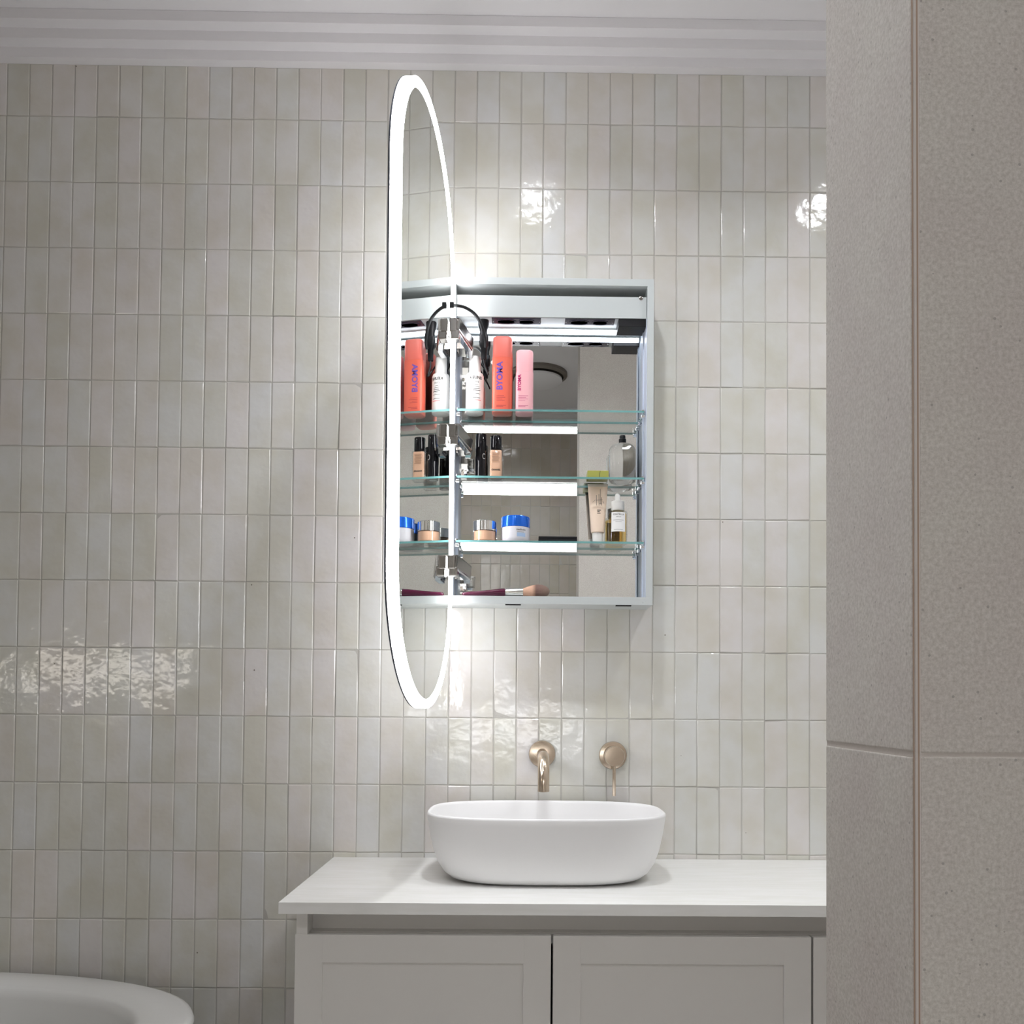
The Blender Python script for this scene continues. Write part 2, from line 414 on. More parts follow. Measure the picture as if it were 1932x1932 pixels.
# glazed wall tiles
TW, TH, X0, Z0 = 0.0515, 0.15285477, -1.14324216, 2.57201702
GAP = 0.0018
def tile_mesh(bm, w, h, d=0.006, jit=1.0, at_=(0, 0, 0), s=-1, rnd=random):
    """a tile face with a worn, slightly pillowed edge; s: side it looks to"""
    j = lambda a: rnd.uniform(-a, a) * jit
    x, z = w / 2, h / 2
    cor = [(-x, -z), (x, -z), (x, z), (-x, z)]
    back = [bm.verts.new((at_[0] + a, at_[1], at_[2] + b)) for a, b in cor]
    cr = [(a + j(.0004), b + j(.0006)) for a, b in cor]
    mid = [bm.verts.new((at_[0] + a, at_[1] + s * (d - .0008 + j(.0003)), at_[2] + b)) for a, b in cr]
    e = .0016
    fr = [bm.verts.new((at_[0] + a - math.copysign(e + j(.0006), a), at_[1] + s * (d + j(.00035)), at_[2] + b - math.copysign(e + j(.0008), b))) for a, b in cr]
    for i in range(4):
        k = (i + 1) % 4
        bm.faces.new((back[i], back[k], mid[k], mid[i])); bm.faces.new((mid[i], mid[k], fr[k], fr[i]))
    bm.faces.new(fr)
def tile_meshes(n, w, h, s, m='tile'):
    out = []
    for k in range(n):
        bm = B(); tile_mesh(bm, w, h, s=s); bmesh.ops.recalc_face_normals(bm, faces=bm.faces)
        me = bpy.data.meshes.new('tile'); bm.to_mesh(me); bm.free(); me.materials.append(M[m]); out.append(me)
    return out
full = tile_meshes(10, TW - GAP, TH - GAP, -1)
top_h = ZT - Z0 - GAP / 2
topm = tile_meshes(5, TW - GAP, top_h, -1)
cells = []
for c in range(-29, 43):
    for r in range(0, 17):
        x = X0 + (c + .5) * TW
        if x - TW / 2 < XL or x + TW / 2 > XR: continue
        z = Z0 - (r - .5) * TH if r else Z0 + GAP / 2 + top_h / 2
        if z - TH / 2 < 0: continue
        cells.append((x, z, r))
def hidden(x, z):
    if -.14 < x < .27 and 1.53 < z < 2.08: return True
    if x > -.36 and z < .82: return True
    if x < -.70 and z < .66: return True
    return x < -1.20 or x > .70 or z < .50
vis = sorted([c for c in cells if not hidden(c[0], c[1])], key=lambda c: (c[0] - 0.0) ** 2 + (c[1] - CAM.z) ** 2)
single = set(vis[:300])
for x, z, r in vis[:300]:
    o = bpy.data.objects.new('tile', random.choice(full if r else topm)); COL.objects.link(o)
    o.location = (x, 0.0, z); o.parent = wall_back
    o.rotation_euler = (random.gauss(0, .007), 0, random.gauss(0, .010))
bm = B()
for c in cells:
    if c in single: continue
    tile_mesh(bm, TW - GAP, (TH - GAP) if c[2] else top_h, at_=(c[0], 0, c[1]))
fld = obj('tile_field', bm, 'tile', wall_back); fld['kind'] = 'stuff'
# the opposite wall, seen in the mirrors
fullf = tile_meshes(5, TW - GAP, TH - GAP, 1, 'taupe_tile')
bm = B()
WIN = (-0.45, 0.45, 1.064, 1.138)
WIN2 = (-2.62 + .02, -1.78, 1.30, 1.40)
for c in range(-29, 43):
    for r in range(0, 17):
        x = X0 + (c + .5) * TW
        if x - TW / 2 < XL or x + TW / 2 > XR: continue
        z = Z0 - (r - .5) * TH if r else Z0 + GAP / 2 + top_h / 2
        if z - TH / 2 < 0: continue
        if any(a - .04 < x < b + .04 and c0 - .09 < z < d0 + .09 for a, b, c0, d0 in (WIN, WIN2)): continue
        if -.42 < x < .36 and 1.6 < z < 2.6 and r:
            o = bpy.data.objects.new('tile', random.choice(fullf)); COL.objects.link(o); o.location = (x, YF, z); o.parent = wall_front
            o.rotation_euler = (random.gauss(0, .007), 0, random.gauss(0, .010))
        else:
            tile_mesh(bm, TW - GAP, (TH - GAP) if r else top_h, at_=(x, YF, z), s=1)
fld = obj('tile_field', bm, 'taupe_tile', wall_front); fld['kind'] = 'stuff'
for n, (a, b, c0, d0), pm in (('window_1', WIN, 'pane'), ('window_2', WIN2, 'pane_warm')):
    bm = B()
    t = .02
    box(bm, a - t, b + t, YF, YF + .02, d0, d0 + t); box(bm, a - t, b + t, YF, YF + .02, c0 - t, c0)
    box(bm, a - t, a, YF, YF + .02, c0, d0); box(bm, b, b + t, YF, YF + .02, c0, d0)
    wo = structure(n, bm, 'plaster')
    bm = B(); box(bm, a, b, YF, YF + .008, c0, d0); obj('pane', bm, pm, wo)

# stone-tiled partition end on the right
NX, NY0, NY1, NZ = 0.2172, -1.5167, -1.3757, 1.2030
bm = B(); box(bm, NX + .0006, XR, NY0 + .0006, NY1 - .0006, 0, ZC)
nib = structure('wall_partition', bm, 'stone_grout', label='partition wall end clad in large grey stone-look tiles')
g = .0012
zs = [0.003, NZ - 1.2, NZ, NZ + 1.2, ZC]
for z0, z1 in zip(zs[1:], zs[2:]):
    bm = B(); box(bm, NX + .0035, NX + .602, NY0, NY0 + .010, z0 + g, z1 - g, .0008); obj('tile', bm, 'stone', nib)
    bm = B(); box(bm, NX, NX + .010, NY0 + .0035, NY1 - .0005, z0 + g + .0006, z1 - g - .0006, .0008); obj('tile', bm, 'stone', nib)
    bm = B(); box(bm, NX + .0005, NX + .602, NY1 - .010, NY1, z0 + g, z1 - g, .0008); obj('tile', bm, 'stone', nib)
    bm = B(); box(bm, NX + .6035, XR, NY0, NY0 + .010, z0 + g, z1 - g, .0008); obj('tile', bm, 'stone', nib)
    bm = B(); box(bm, NX + .6035, XR, NY1 - .010, NY1, z0 + g, z1 - g, .0008); obj('tile', bm, 'stone', nib)
for k in range(2):
    bm = B()
    c = Vector((NX + .0006 + .0017 * k, NY0 + .0024 - .0014 * k, 0)); r = .00045
    box(bm, c.x - r, c.x + r, c.y - r, c.y + r, 0, ZC); obj('edge_line', bm, 'brown_line', nib)
bm = B(); box(bm, NX + .0012, NX + .0040, NY0 + .0008, NY0 + .0040, 0, ZC); obj('corner_joint', bm, 'stone_grout', nib)

# ------------------------------------------------------------------ ceiling fittings (seen only in reflections; the last downlight is an added fill)
for k, (x, y) in enumerate(LIGHTS):
    lab = ['round recessed downlight in the ceiling above the basin', 'round recessed downlight in the ceiling near the right wall', 'added fill light recessed in the ceiling over the shower, hidden from view'][k]
    d = thing('downlight', lab, 'downlight', (x, y, ZC), group='recessed ceiling downlights')
    bm = B()
    def _cyl(bm): lathe(bm, [(CAN_R, ZC - .01), (CAN_R, ZC + CAN_H + .006)], x, y, 40)
    _cyl(bm); cut(ceiling, bm)
    bm = B(); lathe(bm, [(CAN_R - .0012, ZC + CAN_H), (CAN_R - .0012, ZC - .0025), (CAN_R + .012, ZC - .0025), (CAN_R + .014, ZC)], x, y, 40, False, False); obj('trim_ring', bm, 'plaster', d, smooth=True)
    bm = B(); lathe(bm, [(CAN_R - .0014, ZC + CAN_H - .001), (CAN_R - .0014, ZC + CAN_H)], x, y, 40); obj('lens', bm, 'lamp', d)
v = thing('ceiling_vent', 'round white ceiling exhaust vent reflected in the cabinet mirror', 'vent', (.067, -2.05, ZC))
bm = B(); lathe(bm, [(.135, ZC), (.135, ZC - .012), (.118, ZC - .02), (.118, ZC - .004), (.01, ZC - .004)], .067, -2.05, 40, False, True); obj('surround', bm, 'vent_grey', v, smooth=True)
bm = B(); lathe(bm, [(.02, ZC - .02), (.112, ZC - .028), (.112, ZC - .036), (.09, ZC - .046), (.02, ZC - .05)], .067, -2.05, 40); obj('cover', bm, 'plaster', v, smooth=True)
bm = B(); lathe(bm, [(.02, ZC), (.02, ZC - .03)], .067, -2.05, 16); obj('stem', bm, 'vent_grey', v)

# ------------------------------------------------------------------ vanity
VX0, VX1, VY = -0.3935, 0.985, -0.420
van = thing('vanity_cabinet', 'white shaker-style vanity cabinet under the white countertop', 'cabinet', (0.3, -.21, 0.0))
bm = B(); box(bm, VX0, VX0 + .0195, VY - .016, -.0070, .10, .8595, .0006); obj('side_panel', bm, 'vanity', van)
bm = B(); box(bm, VX1 - .0195, VX1, VY - .016, -.0070, .10, .8595, .0006); obj('side_panel', bm, 'vanity', van)
bm = B(); box(bm, VX0 + .0195, VX1 - .0195, -.396, -.380, .800, .8595); obj('finger_pull_recess', bm, 'vanity', van)
bm = B(); box(bm, VX0 + .0195, VX1 - .0195, VY + .002, -.0070, .10, .118); obj('bottom_panel', bm, 'vanity', van)
bm = B(); box(bm, VX0 + .0195, VX1 - .0195, -.418, -.396, .800, .8195); obj('rail', bm, 'vanity', van)
bm = B(); box(bm, VX0 + .03, VX1 - .03, -.36, -.0070, 0, .10); obj('plinth', bm, 'vanity', van)
def shaker(x0, x1, z0, z1):
    f = .049
    bm = B()
    y0, y1 = VY - .017, VY
    box(bm, x0, x0 + f, y0, y1, z0, z1, .0015); box(bm, x1 - f, x1, y0, y1, z0, z1, .0015)
    box(bm, x0 + f - .001, x1 - f + .001, y0, y1, z1 - f, z1, .0015); box(bm, x0 + f - .001, x1 - f + .001, y0, y1, z0, z0 + f, .0015)
    d = obj('door', bm, 'vanity', van)
    bm = B(); box(bm, x0 + f - .004, x1 - f + .004, y0 + .0035, y1 - .002, z0 + f - .004, z1 - f + .004)
    obj('door_panel', bm, 'vanity', d)
shaker(-.3955, .0570, .112, .8185); shaker(.0607, .5197, .112, .8185); shaker(.5234, .985, .112, .8185)
bm = B(); box(bm, -.4197, XR, -.459, -.0066, .8595, .8800, .0008)
tag(obj('countertop', bm, 'counter'), 'white stone countertop carrying the vessel basin', 'countertop')

# ------------------------------------------------------------------ basin
BX, BY, BZ = 0.0535, -0.190, 0.8800
bm = B()
ho = [(.160, .104, 0), (.178, .122, .0012), (.194, .134, .006), (.207, .1425, .016), (.219, .149, .034), (.2285, .1545, .060), (.235, .159, .090), (.2395, .162, .118), (.2408, .1632, .1285), (.2400, .1626, .1318), (.2385, .1612, .1330)]
hi = [(.2365, .1594, .1330), (.2350, .1580, .1315), (.2335, .1565, .127), (.230, .1535, .100), (.223, .147, .065), (.210, .137, .036), (.190, .121, .022), (.150, .090, .0155), (.05, .03, .0135)]
suploft(bm, [(a, b, BZ + z) for a, b, z in ho + hi], 3.1, 96, BX, BY)
bas = thing('basin', 'white oblong vessel basin with a thin rim standing on the countertop', 'basin', (BX, BY, BZ))
obj('bowl', bm, 'ceramic', bas, smooth=True, angle=60)
bm = B(); lathe(bm, [(.0225, BZ + .0130), (.0225, BZ + .0165), (.019, BZ + .0180), (.004, BZ + .0185)], BX, BY, 28); obj('waste_cover', bm, 'nickel', bas, smooth=True)

# ------------------------------------------------------------------ wall spout and mixer
SX, SZ, WY = 0.0490, 1.1160, -0.0064
sp = thing('wall_spout', 'curved brushed nickel spout coming out of the tiles over the basin', 'faucet', (SX, WY, SZ))
bm = B(); lathe(bm, [(.0302, WY), (.0305, WY - .004), (.0285, WY - .0075), (.014, WY - .009)], SX, SZ, 48, axis='Y'); obj('wall_flange', bm, 'nickel', sp, smooth=True)
pts = [(SX, WY - .004 - i * .012, SZ) for i in range(9)]
y9 = pts[-1][1]; R = .050
pts += [(SX, y9 - R * math.sin(a), SZ - R + R * math.cos(a)) for a in [math.radians(q) for q in range(8, 91, 8)]]
pts += [(SX, y9 - R, SZ - R - .004), (SX, y9 - R, 1.0455)]
bm = B(); tube(bm, pts, .0123, 28); obj('spout_tube', bm, 'nickel', sp, smooth=True)
bm = B(); lathe(bm, [(.0105, 1.0452), (.0105, 1.0458)], SX, y9 - R, 24); obj('aerator', bm, 'black', sp)
MX, MZ = 0.2098, 1.1140
mx = thing('wall_mixer', 'round brushed nickel lever mixer on the tiles right of the spout', 'faucet', (MX, WY, MZ))
bm = B(); lathe(bm, [(.0318, WY), (.032, WY - .004), (.030, WY - .0080), (.018, WY - .0095)], MX, MZ, 48, axis='Y'); obj('wall_flange', bm, 'nickel', mx, smooth=True)
bm = B(); lathe(bm, [(.0218, WY - .008), (.0225, WY - .012), (.0225, WY - .0445), (.0210, WY - .0475), (.004, WY - .0480)], MX, MZ, 48, axis='Y'); obj('knob', bm, 'nickel', mx, smooth=True)
bm = B(); tube(bm, [(MX, WY - .032, MZ - .018), (MX, WY - .032, MZ - .05), (MX, WY - .032, 1.0262), (MX, WY - .032, 1.0250)], [.0040, .0040, .0040, .0034], 16); obj('lever', bm, 'nickel', mx, smooth=True)

# ------------------------------------------------------------------ bathtub
tb = thing('bathtub', 'white oval freestanding bathtub in the lower left corner', 'bathtub', (-1.37, -.42, 0))
bm = B()
prof = [(.60, .24, 0), (.64, .27, .02), (.69, .31, .25), (.74, .352, .52), (.762, .368, .60), (.770, .374, .625), (.766, .371, .634), (.757, .364, .637),
        (.680, .285, .637), (.668, .275, .632), (.660, .268, .615), (.63, .245, .45), (.56, .20, .18), (.50, .16, .12), (.2, .06, .11)]
suploft(bm, [(a, b, z) for a, b, z in prof], 2.5, 96, -1.37, -.425)
obj('shell', bm, 'acrylic', tb, smooth=True, angle=60)
bm = B(); lathe(bm, [(.03, .109), (.03, .114), (.02, .117), (.004, .117)], -1.37, -.425, 24); obj('waste_cover', bm, 'chrome', tb, smooth=True)

# ------------------------------------------------------------------ mirror cabinet
CX0, CX1, CZ0, CZ1 = -0.1610, 0.2848, 1.4465, 2.1645
CYF, CYB = -0.100, -0.0066
cab = thing('mirror_cabinet', 'open white shaving cabinet on the tiles with a pill-shaped lighted mirror door', 'cabinet', ((CX0 + CX1) / 2, CYB, CZ0))
IX0, IX1, IZ0, IZ1 = -0.1500, 0.2705, 1.4635, 2.1490
bm = B(); box(bm, CX0, CX1, CYF, CYB, CZ0, IZ0, .0006); obj('bottom_panel', bm, 'frame', cab)
bm = B(); box(bm, CX0, CX1, CYF, CYB, IZ1, CZ1, .0006); obj('top_panel', bm, 'frame', cab)
bm = B(); box(bm, CX0, IX0, CYF, CYB, IZ0, IZ1, .0004); obj('side_panel', bm, 'frame', cab)
bm = B(); box(bm, IX1, CX1, CYF, CYB, IZ0, IZ1, .0004); obj('side_panel', bm, 'frame', cab)
bm = B(); box(bm, IX0, IX0 + .0012, CYF + .006, -.012, IZ0, 2.080); box(bm, IX0, IX0 + .0065, -.050, -.0115, IZ0, 2.080); obj('side_lining', bm, 'side', cab)
bm = B(); box(bm, IX1 - .0012, IX1, CYF + .006, -.012, IZ0, 2.080); box(bm, IX1 - .004, IX1, -.058, -.046, IZ0, 2.080); obj('side_lining', bm, 'side', cab)
bm = B(); box(bm, IX0, IX1, -.0115, CYB, IZ0, 2.085); obj('back_mirror', bm, 'mirror', cab)
SOF = 2.0815
bm = B(); box(bm, IX0, IX1, -.088, -.0115, SOF, SOF + .004); sof = obj('soffit', bm, 'frame', cab)
bm = B(); box(bm, IX0 + .0005, IX1 - .0012, -.090, -.086, SOF, 2.1290, .0005); obj('valance', bm, 'frame', cab)
bm = B(); lathe(bm, [(.0042, -.0900), (.0042, -.0912), (.0028, -.0916), (.0018, -.0904)], .2575, 2.1265, 18, axis='Y'); obj('screw', bm, 'hinge', cab, smooth=True)
bm = B(); lathe(bm, [(.0024, -.1000), (.0022, -.1006), (.0008, -.1008)], .2645, 1.4530, 14, axis='Y'); obj('screw', bm, 'frame', cab, smooth=True)
for px in (968, 1176):
    x = at(px, 1143, -.09).x
    bm = B(); box(bm, x - .017, x + .017, -.096, -.086, CZ0 - .0022, CZ0, .0006); obj('finger_catch', bm, 'black', cab)
# strip light under the soffit: a channel with the diffuser below
LY, LZ = -.0320, 2.0770
bm = B(); box(bm, -.134, .2655, LY - .0062, LY + .0062, LZ - .0058, LZ + .0002, .0015); led = obj('strip_light', bm, 'strip', cab, smooth=True)
bm = B(); box(bm, -.134, .2655, LY - .0058, LY + .0058, LZ + .0002, SOF, .0004); obj('light_channel', bm, 'frame', led)
for x in (-.136, .2675):
    bm = B(); box(bm, x - .002, x + .002, LY - .0070, LY + .0070, LZ - .0062, SOF, .0004); obj('end_cap', bm, 'frame', led)
# control box
bm = B(); box(bm, .2085, IX1 - .0015, -.0885, -.0400, 2.0640, SOF + .0005, .0008); obj('control_box', bm, 'black', cab)
# flush power sockets in the soffit
for x0, x1 in ((-.072, .037), (.0905, .2010)):
    bm = B(); box(bm, x0, x1, -.0855, -.0530, SOF - .0016, SOF, .0006); s_ = obj('power_outlet', bm, 'outlet', cab)
    for cx, a in ((x0 + .032, .022), (x1 - .032, .018)):
        bm = B(); suploft(bm, [(a, .0115, SOF - .0016), (a, .0115, SOF - .0026), (a * .86, .0095, SOF - .0026), (a * .84, .009, SOF - .0008)], 2.6, 28, cx, -.0692); obj('socket', bm, 'outlet', s_, smooth=True)
    for cx in (x0 + .003, x1 - .003):
        bm = B(); lathe(bm, [(.0012, SOF - .0016), (.0010, SOF - .0024)], cx, -.069, 10); obj('screw', bm, 'chrome', s_)
# glass shelves with chrome clips
SHELF = [1.8765, 1.7285, 1.5865]         # top surfaces
for zt in SHELF:
    bm = B(); r = box(bm, IX0 + .0045, IX1 - .0045, -.0900, -.0125, zt - .0046, zt)
    bm.faces.ensure_lookup_table()
    for f in bm.faces:
        n = f.normal if f.normal.length else Vector()
        f.normal_update(); n = f.normal
        f.material_index = 1 if abs(n.z) < .5 else 0
    sh = obj('shelf', bm, ['shelf', 'shelf_edge'], cab)
    for x, s in ((IX0, 1), (IX1, -1)):
        for y in (-.080, -.030):
            bm = B()
            xa, xb = sorted((x + s * .0012, x + s * .0105))
            lathe(bm, [(.0048, xa), (.0048, xb - .001), (.0038, xb)] if s > 0 else [(.0038, xa), (.0048, xa + .001), (.0048, xb)], y, zt - .0098, 18, axis='X')
            xa2, xb2 = sorted((x + s * .0012, x + s * .0085))
            box(bm, xa2, xb2, y - .0045, y + .0045, zt + .0002, zt + .0042, .001)
            obj('shelf_clip', bm, 'chrome', sh, smooth=True)

# --- pill-shaped mirror door, swung open past square
DPH, DA, DBh, DW, DT, DAL = .1086, .2426, .5767, .0165, .0168, .0105
DN = Vector((-math.sin(DPH), -math.cos(DPH))); DL = Vector((-math.cos(DPH), math.sin(DPH)))
DC = Vector((-.1516, -.1060)) + DN * DA; DZ = 1.796
def D(u, off, h):
    u2 = u * math.cos(DAL) + h * math.sin(DAL); h2 = -u * math.sin(DAL) + h * math.cos(DAL)
    q = DC + DN * u2 + DL * off
    return Vector((q.x, q.y, DZ + h2))
def pill(a, b, seg=48):
    k = b - a; out = []
    for i in range(seg + 1):
        t = math.pi * i / seg; out.append((a * math.cos(t), k + a * math.sin(t)))
    for i in range(seg + 1):
        t = math.pi + math.pi * i / seg; out.append((a * math.cos(t), -k + a * math.sin(t)))
    return out
def slab(bm, a, b, o0, o1):
    p = pill(a, b); loft(bm, [[D(u, o0, h) for u, h in p], [D(u, o1, h) for u, h in p]])
bm = B(); slab(bm, DA + .0008, DBh + .0008, DT, DT + .0030)
bm.normal_update()
for f in bm.faces: f.material_index = 0 if len(f.verts) > 4 else 1
door = obj('mirror_door', bm, ['mirror', 'dark_edge'], cab)
bm = B()
po, pi_ = pill(DA, DBh), pill(DA - DW, DBh - DW)
loft(bm, [[D(u, DT - .0002, h) for u, h in po], [D(u, .0012, h) for u, h in po], [D(u * (1 - .0012 / DA), 0, h * (1 - .0012 / DBh)) for u, h in po],
          [D(u, 0, h) for u, h in pi_], [D(u, .006, h) for u, h in pi_]], False, False)
obj('light_ring', bm, 'ring', door)
bm = B()                                    # frosted band on the face that looks left when the door is open
pa, pb = pill(DA - .0025, DBh - .0025), pill(DA - .0215, DBh - .0215)
loft(bm, [[D(u, DT + .0031, h) for u, h in pa], [D(u, DT + .0034, h) for u, h in pa], [D(u, DT + .0034, h) for u, h in pb], [D(u, DT + .0031, h) for u, h in pb]], False, False)
obj('frosted_band', bm, 'ring', door)
bm = B(); slab(bm, DA - DW, DBh - DW, .0025, .0100); obj('inner_mirror', bm, 'door_mirror', door)

# --- hinges
def rotbox(bm, c, ax, ay, az, sx, sy, sz, bev=.001):
    """box with half sizes s along the given axes"""
    t = B(); box(t, -sx, sx, -sy, sy, -sz, sz, bev)
    mt = Matrix((ax, ay, az)).transposed().to_4x4(); mt.translation = c
    bmesh.ops.transform(t, matrix=mt, verts=t.verts)
    me = bpy.data.meshes.new('tmp'); t.to_mesh(me); t.free(); bm.from_mesh(me); bpy.data.meshes.remove(me)
UZ = Vector((0, 0, 1)); DN3 = Vector((DN.x, DN.y, 0)); DR3 = Vector((-DL.x, -DL.y, 0))
for hz in (2.028, 1.803, 1.524):
    bm = B()
    pc = Vector((IX0 + .009, -.066, hz - .006))
    rotbox(bm, Vector((IX0 + .0035, -.060, hz - .008)), Vector((1, 0, 0)), Vector((0, 1, 0)), UZ, .0022, .020, .013)
    rotbox(bm, pc + Vector((.003, 0, -.004)), Vector((1, 0, 0)), Vector((0, 1, 0)), UZ, .011, .024, .0085, .002)
    hg = obj('hinge', bm, 'hinge', cab)
    # the plate on the door with its two lobes
    bm = B()
    q = D(-.205, -.007, hz - DZ + .001)
    rotbox(bm, q, DN3, DR3, UZ, .017, .0075, .0145, .002)
    rotbox(bm, q + DN3 * .004 + DR3 * .004 - UZ * .02, DN3, DR3, UZ, .012, .009, .010, .003)
    obj('door_plate', bm, 'hinge', hg)
    bm = B()
    a = D(-.196, -.013, hz - DZ + .003); b = Vector((IX0 + .030, -.092, hz - .008)); c = Vector((IX0 + .028, -.070, hz - .012))
    dirv = (b - a); L = dirv.length; dirv.normalize(); sd = dirv.cross(UZ).normalized(); up = sd.cross(dirv)
    rotbox(bm, (a + b) / 2, dirv, sd, up, L / 2 + .004, .0085, .0140, .003)
    d2 = (c - b); L2 = d2.length; d2.normalize(); sd2 = d2.cross(UZ).normalized(); up2 = sd2.cross(d2)
    rotbox(bm, (b + c) / 2, d2, sd2, up2, L2 / 2 + .004, .0090, .0125, .004)
    obj('hinge_arm', bm, 'hinge', hg)
    bm = B()
    rotbox(bm, (a + b) / 2 + sd * .0005 - up * .0155, dirv, sd, up, L / 2 + .002, .0060, .0030, .001)
    rotbox(bm, (b + c) / 2 - UZ * .0150, d2, sd2, up2, L2 / 2 + .002, .0065, .003, .001)
    obj('hinge_spring', bm, 'chrome', hg)

# --- mirror lead: plug in the soffit, cord looping to the clip on the door
PX, PY = -.0905, -.068
plug = thing('power_cord', 'black plug and looping cord feeding the lighted mirror door', 'cord', (PX, PY, SOF))
bm = B(); lathe(bm, [(.0118, SOF - .0002), (.0118, SOF - .010), (.0085, SOF - .024), (.0085, SOF - .034)], PX, PY, 24); obj('socket_plug', bm, 'black', plug, smooth=True)
bm = B(); suploft(bm, [(.010, .008, SOF - .034), (.0105, .0085, SOF - .040), (.0100, .008, SOF - .056), (.0065, .006, SOF - .062), (.0058, .0055, SOF - .086), (.0048, .0045, SOF - .087)], 3, 28, PX + .001, PY); obj('inline_connector', bm, 'black', plug, smooth=True)
clip = D(-.183, -.0058, at(846, 577.5, D(-.183, 0, .28).y).z - DZ)
path = smooth_path([clip, at(861, 576.5, -.132), at(877, 580, -.118), at(893, 590, -.108), at(904, 604, -.104), at(911, 622, -.098), at(915.5, 640, -.090), at(916, 655, -.080)], 8)
bm = B(); tube(bm, path, .0035, 12); obj('cord', bm, 'cable', plug, smooth=True)
path = smooth_path([(PX + .001, PY, SOF - .086), at(915, 690, -.062), at(921, 706, -.056), at(917, 700, -.050), at(906, 684, -.042), at(895, 672, -.030)], 8)
bm = B(); tube(bm, path, .0021, 10); obj('cord', bm, 'cable', plug, smooth=True)
bm = B(); rotbox(bm, clip, DN3, DR3, UZ, .003, .0045, .0062, .0015); obj('cord_clip', bm, 'black', plug)

# ------------------------------------------------------------------ products
def spot(px, zt, Y): return Vector((at(px, 900, Y).x, Y, zt + .0002))
S1, S2, S3 = SHELF
G1, G2, G3 = 'bottles on the top glass shelf', 'bottles on the middle glass shelf', 'jars and bottles on the lowest glass shelf'

# white round bottle
p = spot(894, S1, -.052); H = at(894, 675, -.052).z - p.z
t = thing('shampoo_bottle', 'white round bottle with small dark print on the top shelf', 'bottle', p, group=G1)
R = .0202
bm = B(); lathe(bm, [(.0165, 0), (.0195, .0015), (R, .005), (R, H * .62), (R * .985, H * .665), (R * .9, H * .70), (R * .7, H * .722)], seg=40); obj('body', bm, 'white_plastic', t, smooth=True, world=False)
bm = B(); lathe(bm, [(R * .66, H * .715), (R * .655, H * .985), (R * .62, H)], seg=36); obj('cap', bm, 'white_plastic', t, smooth=True, world=False)
w_ = wrap(R + .0002)
text('print', 'KEUNE', .0092, t, 'black_ink', wrap(R + .0002, H * .595, .20), .00025)
text('print', 'CARE', .0055, t, 'black_ink', wrap(R + .0002, H * .52, .20))
bars('print_lines', [(-.004, .005, H * .468, .0008), (-.006, .008, H * .435, .0009), (-.0065, .0085, H * .405, .0012), (-.0085, .0105, H * .372, .0014), (-.003, .004, H * .345, .0006), (-.008, .0095, H * .315, .0009), (-.008, .0100, H * .245, .0011)], t, 'black_ink', wrap(R + .0002, 0, .20), 6)
bars('print_stripe', [(-.009, .012, H * .205, .0022)], t, 'coral', wrap(R + .0002, 0, .20), 12)

def squircle(name, label, px, w, dep, ytop, yjoint, body, cap, ink, inkl, ink_x, ts, ytext, lines):
    p = spot(px, S1, -.052); H = at(px, ytop, -.055).z - p.z; J = at(px, yjoint, -.075).z - p.z
    t = thing(name, label, 'bottle', p, group=G1)
    a, b = w / 2, dep / 2
    n = 4.2
    bm = B(); suploft(bm, [(a * .86, b * .86, 0), (a * .97, b * .97, .0015), (a, b, .005), (a, b, J - .0006), (a - .0006, b - .0006, J)], n, 56); obj('body', bm, body, t, smooth=True, world=False)
    bm = B(); suploft(bm, [(a - .0012, b - .0012, J), (a - .0008, b - .0008, J + .0004), (a - .0006, b - .0006, H - .006), (a - .002, b - .002, H - .0022), (a - .005, b - .005, H)], n, 56); obj('cap', bm, cap, t, smooth=True, world=False)
    fy = -b - .00025
    zt = at(px, ytext, -.075).z - p.z
    text('print', 'BYOMA', ts, t, ink, flat(fy, ink_x, zt, True), ts * .030)
    bars('print_lines', [(x0, x1, at(px, y, -.075).z - p.z, th) for x0, x1, y, th in lines], t, inkl, flat(fy), 2)
    return t
squircle('face_wash_bottle', 'tall orange squared bottle with purple vertical lettering', 946, .0455, .036, 637.5, 671, 'orange', 'orange_cap', 'purple_ink', 'red_ink', -.0050, .0185, 707.5,
         [(-.0125, .0045, 745, .0011), (-.0125, .0075, 748, .0012), (-.0125, .0005, 751.5, .0009), (-.0125, .006, 754, .0009), (-.0125, .009, 763, .0012), (-.0125, .003, 765.5, .0012)])
squircle('face_cream_bottle', 'pale pink squared bottle with magenta vertical lettering', 988, .0400, .034, 663, 698, 'pink', 'pink_cap', 'magenta_ink', 'rose_ink', -.0110, .0105, 720,
         [(-.0135, .0085, 745, .0011), (-.0135, .004, 748, .0011), (-.0135, .0085, 751, .0007), (-.0135, .002, 754, .0007), (-.0135, .0085, 763, .0011), (-.0135, .0025, 765.5, .0011)])

# black tube on the second shelf
p = spot(907, S2, -.055); H = at(907, 820, -.055).z - p.z; J = at(907, 857, -.065).z - p.z
t = thing('concealer_tube', 'slim glossy black round tube on the middle shelf', 'bottle', p, group=G2)
bm = B(); lathe(bm, [(.0112, 0), (.0125, .001), (.0125, J), (.012, J + .0003)], seg=36); obj('body', bm, 'gloss_black', t, smooth=True, world=False)
bm = B(); lathe(bm, [(.0117, J + .0003), (.0120, J + .001), (.0120, H - .001), (.0112, H)], seg=36); obj('cap', bm, 'gloss_black', t, smooth=True, world=False)
bm = B(); w_ = wrap(.0128, J - .0045, .62)
ring = [(.0042 * math.cos(a), .0062 * math.sin(a)) for a in [math.radians(40 + 280 * i / 20) for i in range(21)]]
for (x0, y0), (x1, y1) in zip(ring, ring[1:]):
    bm.faces.new([bm.verts.new(w_(*q)) for q in ((x0, y0), (x1, y1), (x1 * .72, y1 * .8), (x0 * .72, y0 * .8))])
